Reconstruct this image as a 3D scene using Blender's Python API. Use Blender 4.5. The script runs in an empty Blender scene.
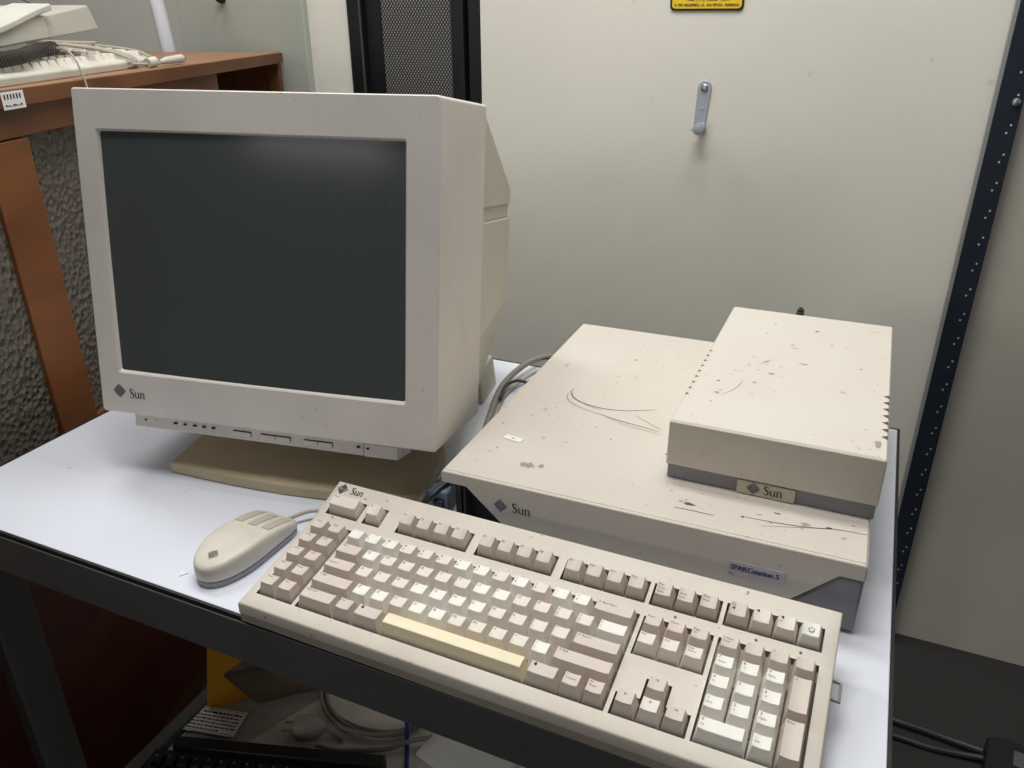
import bpy, bmesh, math, random
from mathutils import Vector, Matrix
random.seed(5)
C = bpy.context.scene.collection
DZ = 0.72                      # height of the desk top above the floor
R = math.radians

# ------------------------------------------------------------------ materials
def lin(c):
    return tuple(((v/255)/12.92 if v/255 <= .04045 else ((v/255+.055)/1.055)**2.4) for v in c) + (1,)
MATS = {}
def mat(name, rgb, rough=.5, metal=0., spec=.5, grime=0., gscale=9., grime_rgb=None, speck=0., speck_rgb=(70,60,50), speck_scale=160.,
        bump=0., bscale=300., trans=0., alpha=1., coat=0.):
    m = bpy.data.materials.new(name); m.use_nodes = True
    nt = m.node_tree; b = nt.nodes['Principled BSDF']; L = nt.links
    b.inputs['Base Color'].default_value = lin(rgb)
    b.inputs['Roughness'].default_value = rough
    b.inputs['Metallic'].default_value = metal
    b.inputs['Specular IOR Level'].default_value = spec
    b.inputs['Transmission Weight'].default_value = trans
    b.inputs['Coat Weight'].default_value = coat
    b.inputs['Alpha'].default_value = alpha
    tc = nt.nodes.new('ShaderNodeTexCoord')
    src = None
    def mix(fac, a, bcol):
        n = nt.nodes.new('ShaderNodeMix'); n.data_type = 'RGBA'
        L.new(fac, n.inputs[0])
        if hasattr(a, 'links'): L.new(a, n.inputs[6])
        else: n.inputs[6].default_value = a
        n.inputs[7].default_value = bcol
        return n.outputs[2]
    def noise(scale, detail=5, rough_=.6):
        n = nt.nodes.new('ShaderNodeTexNoise'); n.inputs['Scale'].default_value = scale
        n.inputs['Detail'].default_value = detail; n.inputs['Roughness'].default_value = rough_
        L.new(tc.outputs['Object'], n.inputs['Vector']); return n.outputs['Fac']
    def ramp(fac, lo, hi, out0, out1):
        n = nt.nodes.new('ShaderNodeMapRange'); n.inputs[1].default_value = lo; n.inputs[2].default_value = hi
        n.inputs[3].default_value = out0; n.inputs[4].default_value = out1; L.new(fac, n.inputs[0]); return n.outputs[0]
    col = lin(rgb)
    if grime:
        g = grime_rgb or tuple(int(v*.72) for v in rgb)
        col = mix(ramp(noise(gscale), .40, .72, 0, grime), col, lin(g))
    if speck:
        f = ramp(noise(speck_scale, 2, .5), .68, .74, 0, speck)
        f2 = ramp(noise(gscale*1.7, 2), .45, .62, 0, 1)
        mm = nt.nodes.new('ShaderNodeMath'); mm.operation = 'MULTIPLY'; L.new(f, mm.inputs[0]); L.new(f2, mm.inputs[1])
        col = mix(mm.outputs[0], col, lin(speck_rgb))
    if hasattr(col, 'links'): L.new(col, b.inputs['Base Color'])
    if bump:
        n = nt.nodes.new('ShaderNodeBump'); n.inputs['Strength'].default_value = bump; n.inputs['Distance'].default_value = .002
        L.new(noise(bscale, 3), n.inputs['Height']); L.new(n.outputs[0], b.inputs['Normal'])
    MATS[name] = m
    return m
M = MATS
mat('monitor_plastic', (228,221,214), .5, grime=.22, gscale=7, speck=.25)
mat('monitor_shell', (212,207,193), .55, grime=.2, gscale=6)
mat('monitor_lip', (232,226,216), .45)
mat('stand_plastic', (188,174,144), .6, grime=.3, gscale=8)
mat('screen_glass', (76,82,80), .14, spec=.10, grime=.25, gscale=14, grime_rgb=(80,86,83), speck=.35, speck_rgb=(120,122,118), speck_scale=240)
mat('case_cream', (213,206,196), .55, grime=.35, gscale=6, grime_rgb=(200,186,172), speck=.55, speck_scale=130)
mat('front_cream', (206,199,186), .55, grime=.25, gscale=8, speck=.2)
mat('drive_cream', (216,210,200), .55, grime=.3, gscale=7, grime_rgb=(206,194,180), speck=.6, speck_scale=150)
mat('chassis_grey', (138,136,142), .55, grime=.3, gscale=12)
mat('chassis_shade', (34,35,38), .7)
mat('stain', (164,150,134), .8)
mat('stain_vent_shade', (92,82,72), .8)
mat('stain_soft', (196,184,168), .8)
mat('logo_violet', (88,78,112), .5)
mat('logo_dark', (70,64,68), .5)
mat('badge_tan', (192,183,164), .55)
mat('badge_grey', (198,194,198), .45)
mat('badge_blue', (48,44,112), .5)
mat('paper_white', (236,236,234), .7)
mat('kb_case', (214,207,195), .55, grime=.4, gscale=10, grime_rgb=(194,180,164), speck=.8, speck_scale=170)
mat('kb_under', (180,172,156), .6, grime=.4, gscale=12)
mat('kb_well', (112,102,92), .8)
mat('key_light', (229,221,211), .5, grime=.35, gscale=16, grime_rgb=(208,194,182))
mat('key_white', (238,236,228), .5, grime=.2, gscale=16, grime_rgb=(220,212,200))
mat('key_grey', (212,201,190), .5, grime=.35, gscale=18, grime_rgb=(186,170,156))
mat('key_yellow', (240,230,198), .5, grime=.2, gscale=18)
mat('ink', (84,76,78), .7)
mat('ink_dark', (52,46,48), .7)
mat('mouse_cream', (218,212,198), .45, grime=.25, gscale=22)
mat('mouse_base', (150,148,160), .5)
mat('mouse_button', (188,180,168), .5)
mat('desk_white', (226,230,240), .35, grime=.15, gscale=5, grime_rgb=(205,208,216), speck=.25, speck_scale=60)
mat('desk_edge', (26,26,27), .5)
mat('desk_steel', (90,90,90), .5, grime=.3, gscale=10)
mat('shelf_white', (226,221,212), .5, grime=.4, gscale=7)
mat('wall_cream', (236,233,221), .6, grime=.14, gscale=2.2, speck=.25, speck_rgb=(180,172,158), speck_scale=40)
mat('wall_cream_shaded', (202,198,184), .6, grime=.15, gscale=2)
mat('floor_dark', (44,42,40), .8, grime=.3, gscale=5, speck=.4, speck_rgb=(110,108,104), speck_scale=60)
mat('ceiling_white', (230,230,226), .8)
mat('post_blue', (30,38,50), .45, grime=.3)
mat('post_edge', (150,152,150), .45)
mat('galv', (172,178,190), .4, metal=.25)
mat('screw', (190,192,196), .3, metal=.9)
mat('hole_light', (200,200,190), .6)
mat('sign_yellow', (248,206,40), .5)
mat('black', (20,20,21), .5)
mat('black_matte', (16,16,17), .75)
mat('rack_black', (24,25,29), .4)
mat('locker_grey', (176,180,170), .5, grime=.2, gscale=3)
mat('locker_trim', (70,70,74), .5)
mat('locker_edge', (128,130,122), .5)
mat('tube_white', (222,224,232), .3)
mat('phone_grey', (206,205,194), .5, grime=.2, gscale=20)
mat('phone_side', (178,174,164), .55)
mat('cord_grey', (74,70,66), .6)
mat('cable_beige', (176,168,154), .55)
mat('cable_grey', (140,136,128), .55)
mat('cable_dark', (44,44,46), .5)
mat('cable_blue', (36,38,140), .45)
mat('plug_grey', (168,161,152), .55, grime=.3, gscale=30)
mat('brass', (190,170,120), .3, metal=.9)
mat('envelope', (250,178,44), .6, grime=.3, gscale=14, grime_rgb=(236,158,34))
mat('antistatic', (150,136,118), .2, metal=.6, bump=.9, bscale=40)
mat('antistatic_gold', (170,130,60), .3, metal=.6)
mat('poly_bag', (200,196,188), .2, alpha=.45, bump=.9, bscale=50)
mat('adapter_blue', (110,126,140), .5)

def wood(name, c1, c2, rough=.45):
    m = mat(name, c1, rough); nt = m.node_tree; L = nt.links; b = nt.nodes['Principled BSDF']
    tc = nt.nodes.new('ShaderNodeTexCoord'); mp = nt.nodes.new('ShaderNodeMapping'); mp.inputs['Scale'].default_value = (2.2, 28, 5)
    n = nt.nodes.new('ShaderNodeTexNoise'); n.inputs['Scale'].default_value = 3; n.inputs['Detail'].default_value = 6
    L.new(tc.outputs['Object'], mp.inputs[0]); L.new(mp.outputs[0], n.inputs['Vector'])
    r = nt.nodes.new('ShaderNodeValToRGB'); r.color_ramp.elements[0].color = lin(c2); r.color_ramp.elements[1].color = lin(c1)
    r.color_ramp.elements[0].position = .3; r.color_ramp.elements[1].position = .7
    L.new(n.outputs['Fac'], r.inputs[0]); L.new(r.outputs[0], b.inputs['Base Color'])
wood('wood', (124,80,48), (94,58,34))
wood('wood_stile', (136,84,44), (108,62,28))
wood('wood_dark', (92,40,26), (66,28,18))
wood('wood_top', (156,118,88), (132,96,68), .5)

def hammered():
    m = mat('hammered_glass', (112,105,95), .14, spec=.8, trans=.25); nt = m.node_tree; L = nt.links; b = nt.nodes['Principled BSDF']
    tc = nt.nodes.new('ShaderNodeTexCoord'); v = nt.nodes.new('ShaderNodeTexVoronoi'); v.inputs['Scale'].default_value = 105
    L.new(tc.outputs['Object'], v.inputs['Vector'])
    bp = nt.nodes.new('ShaderNodeBump'); bp.inputs['Strength'].default_value = .9; bp.inputs['Distance'].default_value = .004
    L.new(v.outputs['Distance'], bp.inputs['Height']); L.new(bp.outputs[0], b.inputs['Normal'])
hammered()
def perforated():
    m = mat('perforated_mesh', (30,30,32), .5); nt = m.node_tree; L = nt.links; b = nt.nodes['Principled BSDF']
    tc = nt.nodes.new('ShaderNodeTexCoord'); sp = nt.nodes.new('ShaderNodeSeparateXYZ'); L.new(tc.outputs['Object'], sp.inputs[0])
    def mth(op, a, v):
        n = nt.nodes.new('ShaderNodeMath'); n.operation = op
        L.new(a, n.inputs[0])
        if hasattr(v, 'links'): L.new(v, n.inputs[1])
        elif v is not None: n.inputs[1].default_value = v
        return n.outputs[0]
    sx = mth('SINE', mth('MULTIPLY', sp.outputs[0], 900.), None); sz = mth('SINE', mth('MULTIPLY', sp.outputs[2], 640.), None)
    f = mth('GREATER_THAN', mth('MULTIPLY', sx, sz), .25)
    mx = nt.nodes.new('ShaderNodeMix'); mx.data_type = 'RGBA'; L.new(f, mx.inputs[0])
    mx.inputs[6].default_value = lin((34,34,36)); mx.inputs[7].default_value = lin((150,150,142)); L.new(mx.outputs[2], b.inputs['Base Color'])
perforated()

# ------------------------------------------------------------------ mesh builder
class MB:
    def __init__(s): s.bm = bmesh.new(); s.X = Matrix()
    def v(s, p): return s.bm.verts.new(s.X @ Vector(p))
    def f(s, vs, m=0):
        try: fc = s.bm.faces.new(vs)
        except ValueError: return None
        fc.material_index = m; return fc
    def loft(s, rings, m=0, cap0=True, cap1=True, closed=True):
        vr = [[s.v(p) for p in r] for r in rings]; n = len(vr[0])
        for a, b in zip(vr, vr[1:]):
            for i in range(n if closed else n-1):
                j = (i+1) % n; s.f((a[i], a[j], b[j], b[i]), m)
        if cap0: s.f(vr[0][::-1], m)
        if cap1: s.f(vr[-1], m)
        return vr
    def box(s, x0, x1, y0, y1, z0, z1, m=0):
        s.loft([[(x0,y0,z),(x1,y0,z),(x1,y1,z),(x0,y1,z)] for z in (z0,z1)], m)
    def prism(s, poly, F, a, b, m=0):
        s.loft([[F(p[0],p[1],a) for p in poly],[F(p[0],p[1],b) for p in poly]], m)
    def tube(s, pts, r, m=0, seg=8, cap=True):
        P = [Vector(p) for p in pts]; rings = []; prev = None
        for i, p in enumerate(P):
            t = (P[min(i+1,len(P)-1)] - P[max(i-1,0)]).normalized()
            if prev is None:
                a = Vector((0,0,1)) if abs(t.z) < .9 else Vector((1,0,0)); n = t.cross(a).normalized()
            else: n = (prev - t*prev.dot(t)).normalized()
            prev = n; b = t.cross(n); rr = r[i] if isinstance(r, (list, tuple)) else r
            rings.append([p + (n*math.cos(2*math.pi*k/seg) + b*math.sin(2*math.pi*k/seg))*rr for k in range(seg)])
        s.loft(rings, m, cap, cap)
    def lathe(s, prof, m=0, seg=24, c=(0,0,0), axis='z'):
        rings = []
        for r, h in prof:
            ring = []
            for k in range(seg):
                a = 2*math.pi*k/seg; x, y = r*math.cos(a), r*math.sin(a)
                q = {'z':(x,y,h),'y':(x,h,y),'x':(h,x,y)}[axis]
                ring.append((c[0]+q[0], c[1]+q[1], c[2]+q[2]))
            rings.append(ring)
        s.loft(rings, m)
    def flat(s, poly, F, m=0):
        s.f([s.v(F(*p)) for p in poly], m)
    def stroke(s, pts, F, m=0):        # pts (x, y, width): a flat inked stroke
        L_ = []
        for i, (x,y,w) in enumerate(pts):
            x0,y0,_ = pts[max(i-1,0)]; x1,y1,_ = pts[min(i+1,len(pts)-1)]
            d = math.hypot(x1-x0, y1-y0) or 1; nx, ny = -(y1-y0)/d*w/2, (x1-x0)/d*w/2
            L_.append((s.v(F(x+nx,y+ny)), s.v(F(x-nx,y-ny))))
        for (a,b),(c,d) in zip(L_, L_[1:]): s.f((a,b,d,c), m)
    def text(s, txt, size, F, m=0, align='LEFT', sx=1.):
        vs, fs = text_mesh(txt, align)
        nv = [s.v(F(x*size*sx, y*size)) for x,y in vs]
        for f in fs: s.f([nv[i] for i in f], m)
    def build(s, name, mats, parent=None, loc=None, rot=None, bevel=0., seg=2, smooth=35, subsurf=0):
        bmesh.ops.recalc_face_normals(s.bm, faces=s.bm.faces)
        me = bpy.data.meshes.new(name); s.bm.to_mesh(me); s.bm.free()
        for k in (mats if isinstance(mats, (list,tuple)) else [mats]): me.materials.append(M[k])
        for p in me.polygons: p.use_smooth = True
        me.set_sharp_from_angle(angle=R(smooth))
        o = bpy.data.objects.new(name, me); C.objects.link(o)
        if parent: o.parent = parent
        if loc: o.location = loc
        if rot: o.rotation_euler = rot
        if bevel:
            b = o.modifiers.new('edge', 'BEVEL'); b.width = bevel; b.segments = seg; b.limit_method = 'ANGLE'; b.angle_limit = R(40); b.harden_normals = False
        if subsurf:
            b = o.modifiers.new('soft', 'SUBSURF'); b.levels = subsurf; b.render_levels = subsurf
        return o
TXT = {}
def text_mesh(txt, align):
    k = (txt, align)
    if k not in TXT:
        cu = bpy.data.curves.new('legend', 'FONT'); cu.body = txt; cu.align_x = align; cu.resolution_u = 2
        o = bpy.data.objects.new('legend', cu); C.objects.link(o)
        dg = bpy.context.evaluated_depsgraph_get(); me = bpy.data.meshes.new_from_object(o.evaluated_get(dg))
        TXT[k] = ([(v.co.x, v.co.y) for v in me.vertices], [tuple(p.vertices) for p in me.polygons])
        bpy.data.objects.remove(o); bpy.data.meshes.remove(me); bpy.data.curves.remove(cu)
    return TXT[k]
def smooth_path(pts, n=8):
    P = [Vector(p) for p in pts]; Q = [P[0]*2-P[1]] + P + [P[-1]*2-P[-2]]; out = []
    for i in range(1, len(Q)-2):
        a,b,c,d = Q[i-1:i+3]
        for k in range(n):
            t = k/n; out.append(.5*((2*b)+(c-a)*t+(2*a-5*b+4*c-d)*t*t+(3*b-a-3*c+d)*t**3))
    return out + [P[-1]]
def rrect(x0, x1, y0, y1, r, n=4):
    out = []
    for cx, cy, a0 in ((x1-r,y1-r,0),(x0+r,y1-r,90),(x0+r,y0+r,180),(x1-r,y0+r,270)):
        for k in range(n+1):
            a = R(a0+90*k/n); out.append((cx+r*math.cos(a), cy+r*math.sin(a)))
    return out
def thing(name, label, cat, loc=(0,0,0), rz=0., group=None):
    o = bpy.data.objects.new(name, None); C.objects.link(o); o.location = loc; o.rotation_euler = (0,0,rz); o.empty_display_size = .05
    return tag(o, label, cat, group)
def tag(o, label, cat, group=None):
    o['label'] = label; o['category'] = cat
    if group: o['group'] = group
    return o
def struct(o): o['kind'] = 'structure'; return o
def frame(o, ex, ey, nz=(0,0,0), off=0.):
    o, ex, ey, nz = Vector(o), Vector(ex), Vector(ey), Vector(nz)
    return lambda x, y, e=0.: o + ex*x + ey*y + nz*(off+e)

# ------------------------------------------------------------------ the maker's mark: diamond of interlocked U shapes and the word
def diamond(mb, F, s, m=0):            # s = half diagonal
    k = s/math.sqrt(2)
    def G(x, y): a = math.sqrt(.5); return F((x-y)*a*k, (x+y)*a*k)
    t, g = .15, .11
    for q in range(4):                 # four quarters, each of two interlocked U shapes
        ca, sa = [(1,0),(0,1),(-1,0),(0,-1)][q]
        H = lambda x, y: G(x*ca-y*sa, x*sa+y*ca)
        x0, x1, y0 = .04, .98, .04
        def bar(a,b,c,d): mb.flat([(a,c),(b,c),(b,d),(a,d)], H, m)
        ys = [y0+i*(t+g) for i in range(4)]
        for i, y in enumerate(ys): bar(x0, x1, y, y+t)
        bar(x1-t, x1, ys[0]+t, ys[1]); bar(x0, x0+t, ys[2]+t, ys[3]); bar(x0, x0+t, ys[1]+t, ys[2])
def word(mb, F, h, m=0):
    def S_(pts, dx, k=1.): mb.stroke([((x+dx)*h, y*h, w*h*1.15) for x,y,w in pts], F, m)
    S_([(.52,.74,.04),(.50,.88,.05),(.42,.97,.07),(.29,1.0,.09),(.16,.94,.13),(.11,.80,.15),(.18,.64,.17),(.36,.48,.18),(.50,.32,.17),(.50,.14,.14),(.40,.03,.09),(.25,.0,.07),(.11,.06,.06),(.05,.22,.05)], 0)
    S_([(.0,.62,.06),(.12,.64,.10),(.13,.5,.13),(.13,.2,.13),(.18,.05,.12),(.29,.02,.08),(.40,.08,.06),(.48,.17,.05)], .62)
    S_([(.38,.63,.05),(.50,.65,.10),(.50,.4,.13),(.50,.0,.13)], .62); S_([(.45,.02,.05),(.62,.05,.05)], .62)
    S_([(.0,.60,.06),(.12,.64,.10),(.13,.4,.13),(.13,.0,.13)], 1.28); S_([(.02,.02,.05),(.25,.02,.05)], 1.28)
    S_([(.14,.45,.05),(.24,.58,.07),(.36,.64,.09),(.48,.58,.13),(.51,.42,.13),(.51,.0,.13)], 1.28); S_([(.40,.02,.05),(.64,.02,.05)], 1.28)

# ------------------------------------------------------------------ camera
cam = bpy.data.cameras.new('camera'); co = bpy.data.objects.new('camera', cam); C.objects.link(co)
F_, yaw, pit, rol = 805.96, -.4231, .4400, -.0061
cam.sensor_width = 36.; cam.sensor_fit = 'HORIZONTAL'; cam.lens = F_*36/1024; cam.clip_start = .02
f = Vector((math.sin(yaw)*math.cos(pit), math.cos(yaw)*math.cos(pit), -math.sin(pit)))
r = Vector((math.cos(yaw), -math.sin(yaw), 0)); u = r.cross(f)
r2 = r*math.cos(rol)+u*math.sin(rol); u2 = -r*math.sin(rol)+u*math.cos(rol)
mw = Matrix((r2, u2, -f)).transposed().to_4x4(); mw.translation = (-.0819, -1.0566, .5065+DZ); co.matrix_world = mw
bpy.context.scene.camera = co

# ------------------------------------------------------------------ the setting
b = MB(); b.box(-4.2, 2.4, -6.6, 1.3, -.05, 0); struct(b.build('floor', 'floor_dark'))
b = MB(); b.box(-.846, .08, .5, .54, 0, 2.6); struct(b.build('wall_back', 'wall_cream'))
b = MB(); b.box(.08, 1.4, .5, .54, 0, 2.6); struct(b.build('wall_right', 'wall_cream_shaded'))  # same wall beyond the post, its colour darkened for the shade there
b = MB(); b.box(-4.2, -.5, 1.0, 1.05, 0, 2.6); struct(b.build('wall_far', 'wall_cream'))
b = MB(); b.box(-1.262, -1.160, .505, .545, 0, 2.6); struct(b.build('trim_1', 'wall_cream'))
b = MB(); b.box(-4.2, 2.4, -6.6, 1.3, 2.62, 2.67); struct(b.build('ceiling', 'ceiling_white'))

# ------------------------------------------------------------------ desk
desk = thing('computer_desk', 'white topped desk with dark grey steel frame carrying the old computer', 'desk', (0,0,0))
b = MB(); b.box(-1.0, -.003, -.629, -.003, DZ-.016, DZ); b.build('tabletop', 'desk_white', desk, bevel=.001)
b = MB()
for x0,x1,y0,y1 in ((-1.003,0,-.632,-.629),(-1.003,0,-.003,0),(-1.003,-1.0,-.629,-.003),(-.003,0,-.629,-.003)): b.box(x0,x1,y0,y1,DZ-.016,DZ)
e = b.build('edge_band', 'desk_edge', desk); e['label'] = 'black plastic edge band'
b = MB(); b.box(-1.001,-.002,-.630,-.600,DZ-.056,DZ-.016); b.box(-1.003,-.0,-.6340,-.6322,DZ-.036,DZ-.0045); b.box(-1.003,-.0,-.6330,-.6300,DZ-.056,DZ-.036)
e = b.build('front_rail', 'desk_steel', desk, bevel=.002)
b = MB(); b.box(-1.001,-.002,-.030,-.002,DZ-.056,DZ-.016); b.build('rear_rail', 'desk_steel', desk, bevel=.002)
for x0,x1 in ((-1.001,-.973),(-.030,-.002)):
    b = MB(); b.box(x0,x1,-.600,-.030,DZ-.056,DZ-.016); b.build('side_rail', 'desk_steel', desk, bevel=.002)
for x0,x1 in ((-.974,-.951),(-.055,-.032)):
    for y0,y1 in ((-.628,-.578),(-.060,-.010)):
        b = MB(); b.box(x0,x1,y0,y1,.004,DZ-.056); lg = b.build('leg', 'desk_steel', desk, bevel=.002)
        b = MB(); b.box(x0-.002,x1+.002,y0-.002,y1+.002,0,.012); b.build('foot', 'black', lg)
    b = MB(); b.box(x0,x1,-.578,-.060,.135,.185); b.build('shelf_rail', 'desk_steel', desk, bevel=.002)
b = MB(); b.box(-.951,-.055,-.60,-.03,.152,.170); b.build('lower_shelf', 'shelf_white', desk, bevel=.001)
SH = .170                                # top of the lower shelf

# ------------------------------------------------------------------ CRT monitor
W, H = .41, .354
mon = thing('crt_monitor', 'large beige tube monitor with a switched-off dark screen on a swivel stand', 'monitor', (-.64,-.33,DZ), .1665)
o_w = Vector((-.8596,-.4888,.0822+DZ)); ex = Vector((math.cos(.1665), math.sin(.1665), 0)); ey0 = Vector((-math.sin(.1665), math.cos(.1665), 0))
ti = .173; upv = Vector((0,0,1))*math.cos(ti)+ey0*math.sin(ti); wv = ey0*math.cos(ti)-Vector((0,0,1))*math.sin(ti)
RM = Matrix.Translation(mon.location) @ Matrix.Rotation(.1665, 4, 'Z')
TM = RM.inverted() @ (Matrix.Translation(o_w) @ Matrix((ex, wv, upv)).transposed().to_4x4())     # local x = across, y = depth, z = up the tilted face
def P3(pp, w): return [(p[0], w, p[1]) for p in pp]
S0 = (.0272, .3748, .0490, .3128)
b = MB(); b.X = TM
def bow(pp, w, k=.006):                  # the face bows forward a little in the middle of its lower edge
    return [(x, w - k*(1-((x-W/2)/(W/2))**2), y) for x, y in pp]
b.loft([P3(rrect(S0[0]+.0016,S0[1]-.0016,S0[2]+.0022,S0[3]-.0016,.0025,5),.0045), P3(rrect(*S0,.0025,5),.0012)], 1, False, False)
b.loft([P3(rrect(*S0,.0025,5),.0012), P3(rrect(S0[0]-.0012,S0[1]+.0012,S0[2]-.0012,S0[3]+.0012,.003,5),0), P3(rrect(.0012,W-.0012,.0012,H-.0012,.0035,5),.0), P3(rrect(0,W,0,H,.004,5),.0012), P3(rrect(0,W,0,H,.004,5),.006), P3(rrect(0,W,-.003,H+.002,.004,5),.150)], 0, False, True)
bez = b.build('bezel', ['monitor_plastic','monitor_lip'], mon, smooth=25)
b = MB(); b.X = TM; n = 20; g = []
for j in range(n+1):
    row = []
    for i in range(n+1):
        x = S0[0]-.002+(S0[1]-S0[0]+.004)*i/n; z = S0[2]-.002+(S0[3]-S0[2]+.004)*j/n
        a, c = 2*i/n-1, 2*j/n-1
        row.append(b.v((x, .0022+.0012*a*a+.0008*c*c, z)))
    g.append(row)
for j in range(n):
    for i in range(n): b.f((g[j][i],g[j][i+1],g[j+1][i+1],g[j+1][i]))
sc = b.build('screen', 'screen_glass', mon); sc['label'] = 'dark grey curved glass tube face'
# rear shell: forward shoulder, grooved side, sloping back and the neck of the tube
b = MB(); b.X = TM; E = .0035
def shell(poly, ins, ins2=None): b.prism(poly, lambda a, c, xx: (xx, a, c), E+ins, W-E-ins)
shell([(.1515,.352),(.285,.262),(.285,.243),(.1515,.243)], 0)
shell([(.1515,.243),(.285,.243),(.285,.226),(.1515,.226)], .0025)
shell([(.1515,.226),(.285,.226),(.285,.158),(.281,.118),(.1515,.085)], 0)
lo = [(.1515,.085),(.281,.118),(.272,.098),(.205,.0),(.1515,-.003)]; mid = [(.1515,.085),(.281,.118),(.272,.098),(.205,.0),(.1515,-.003)]
b.loft([[(E,a,c) if k < 2 else (E+(.022 if k in (3,) else .006),a,c) for k,(a,c) in enumerate(lo)], [(W-E,a,c) if k < 2 else (W-E-(.022 if k in (3,) else .006),a,c) for k,(a,c) in enumerate(lo)]])
b.loft([[(x,.284,z) for x,z in rrect(.05,.36,.12,.25,.02,3)],[(x,.36,z) for x,z in rrect(.09,.32,.13,.23,.02,3)],[(x,.39,z) for x,z in rrect(.10,.31,.14,.22,.02,3)]], cap0=False)
sh = b.build('rear_shell', 'monitor_shell', mon, bevel=.0015)
b = MB(); b.X = TM; b.box(W-.0095, W-.0045, .153, .165, .2275, .2415); b.build('latch', 'locker_edge', sh)
# control strip below the face
b = MB(); b.X = TM; b.loft([[(x,y,z) for x,y in ((.036,.008),(.364,.008),(.368,.036),(.032,.036))] for z in (-.0175,-.001)])
st = b.build('control_strip', 'monitor_plastic', mon, bevel=.0012)
for x0,x1 in ((.165,.187),(.200,.2175),(.2185,.236),(.253,.2695),(.2705,.287)):
    b = MB(); b.X = TM; b.box(x0,x1,.0062,.0076,-.0125,-.0078); b.box(x0-.0004,x1+.0006,.0076,.012,-.0125,-.0066,1); b.build('button', ['monitor_lip','chassis_shade'], st, bevel=.0003)  # the larger dark box paints a shadow line around each button
b = MB(); b.X = TM; b.box(.3250,.3635,.0062,.012,-.0170,-.0030); b.box(.3236,.3249,.0076,.012,-.0172,-.0020,1); b.build('door', ['monitor_plastic','chassis_shade'], st, bevel=.0003)
for x in (.091,.1035,.116,.128,.140,.318,.3295):
    b = MB(); b.X = TM; b.box(x-.0018,x+.0018,.0058 if x < .32 else .0056,.009,-.0085,-.0065); q = b.build('symbol', 'black', st)
for x, rr in ((.051,.0012),(.064,.0022)):
    b = MB(); b.X = TM; b.lathe([(rr,.0068),(rr,.010)], 0, 12, (x,0,-.008), 'y'); b.build('knob', 'black' if rr < .002 else 'monitor_lip', st)
Fm = lambda x, z: TM @ Vector((x, -.0003, z))
b = MB(); diamond(b, lambda x, y: Fm(.0255+x, .0265+y), .0085); b.build('diamond_mark', 'logo_dark', bez)
b = MB(); word(b, lambda x, y: Fm(.0385+x, .0195+y), .0105); b.build('word_mark', 'logo_dark', bez)
b = MB(); q0 = RM.inverted() @ Vector((-.572,-.125,DZ))
b.loft([[(q0.x+x*(1-.15*k),q0.y+y,z) for x,y in ((-.04,-.035),(.034,-.035),(.034,.035),(-.04,.035))] for k,z in ((0,.001),(1,.046))]); b.build('rear_foot', 'monitor_shell', mon, bevel=.002)
# swivel stand
b = MB()
def wl(x, y, z): return RM.inverted() @ Vector((x, y, z+DZ))
bp = []
fl, fr = wl(-.797,-.466,0), wl(-.480,-.413,0)
for k in range(9):
    t = k/8; x = fl.x+(fr.x-fl.x)*t; y = fl.y - .012*math.sin(math.pi*t); bp.append((x,y))
bp += [(fr.x-.012, .0), (fr.x-.07,.12), (fl.x+.03,.13), (fl.x-.006,.06)]
cx_ = sum(p[0] for p in bp)/len(bp)
b.loft([[(x,y,z) for x,y in bp] for z in (.001,.0135)] + [[(cx_+(x-cx_)*.985, y+(.004 if y < 0 else -.004), .0155) for x,y in bp]])
sd = b.build('stand_base', 'stand_plastic', mon, bevel=.001); sd['label'] = 'yellowed tan swivel stand base'
b = MB(); b.lathe([(.088,.0150),(.086,.020),(.076,.034),(.07,.048)], 0, 40, (.01,.085,0)); b.build('swivel', 'stand_plastic', mon)

# ------------------------------------------------------------------ workstation (flat pizza box case)
sa, sw, sdp, shh = .0165, .4062, .4528, .0759
ws = thing('desktop_workstation', 'flat scratched beige computer case with a smaller box on its top', 'computer', (-.4399,-.4405,DZ), sa)
SF = lambda x, z, e=0.: Vector((x, e, z))
b = MB()
fp = [(0,shh-.002),(.002,shh),(sw-.002,shh),(sw,shh-.002),(sw,.0595),(.386,.0595),(.345,.018),(.338,.010),(.085,.010),(.078,.018),(.028,.0625),(0,.0625)]
b.prism(fp, lambda x,z,y: (x,y,z), 0, .0045, 0)
fb = b.build('front_panel', 'case_cream', ws, bevel=.0012)
b = MB()
# top cover with side lips; wear marks are part of its surface
prof = [(0,.0605),(0,shh-.002),(.002,shh),(sw-.002,shh),(sw,shh-.002),(sw,.0605),(sw-.002,.0605),(sw-.002,shh-.005),(.002,shh-.005),(.002,.0605)]
b.prism(prof, lambda x,z,y: (x,y,z), .0043, sdp, 0)
T = lambda x, y: Vector((x, y, shh+.00025))
def scratch(mb, pts, w, m, Fn=T):
    n = len(pts); mb.stroke([(x, y, .62*w*(.35+.65*math.sin(math.pi*(i+.5)/n))) for i,(x,y) in enumerate(pts)], Fn, m)
def arc(pts): return [(p.x,p.y) for p in smooth_path([(x,y,0) for x,y in pts], 6)]
def blot(mb, cx, cy, rx, ry, m, Fn=T, n=14, seed=1):
    rr = random.Random(seed); mb.flat([(cx+.8*rx*math.cos(2*math.pi*k/n)*(.35+.75*rr.random()), cy+.8*ry*math.sin(2*math.pi*k/n)*(.35+.75*rr.random())) for k in range(n)], Fn, m)
scratch(b, arc([(.062,.235),(.063,.222),(.076,.206),(.104,.197),(.135,.200),(.170,.217)]), .0022, 2)
scratch(b, arc([(.063,.230),(.070,.212),(.095,.196),(.112,.192)]), .0018, 1)
scratch(b, arc([(.060,.222),(.064,.206),(.080,.192),(.108,.182)]), .0026, 1)
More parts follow.
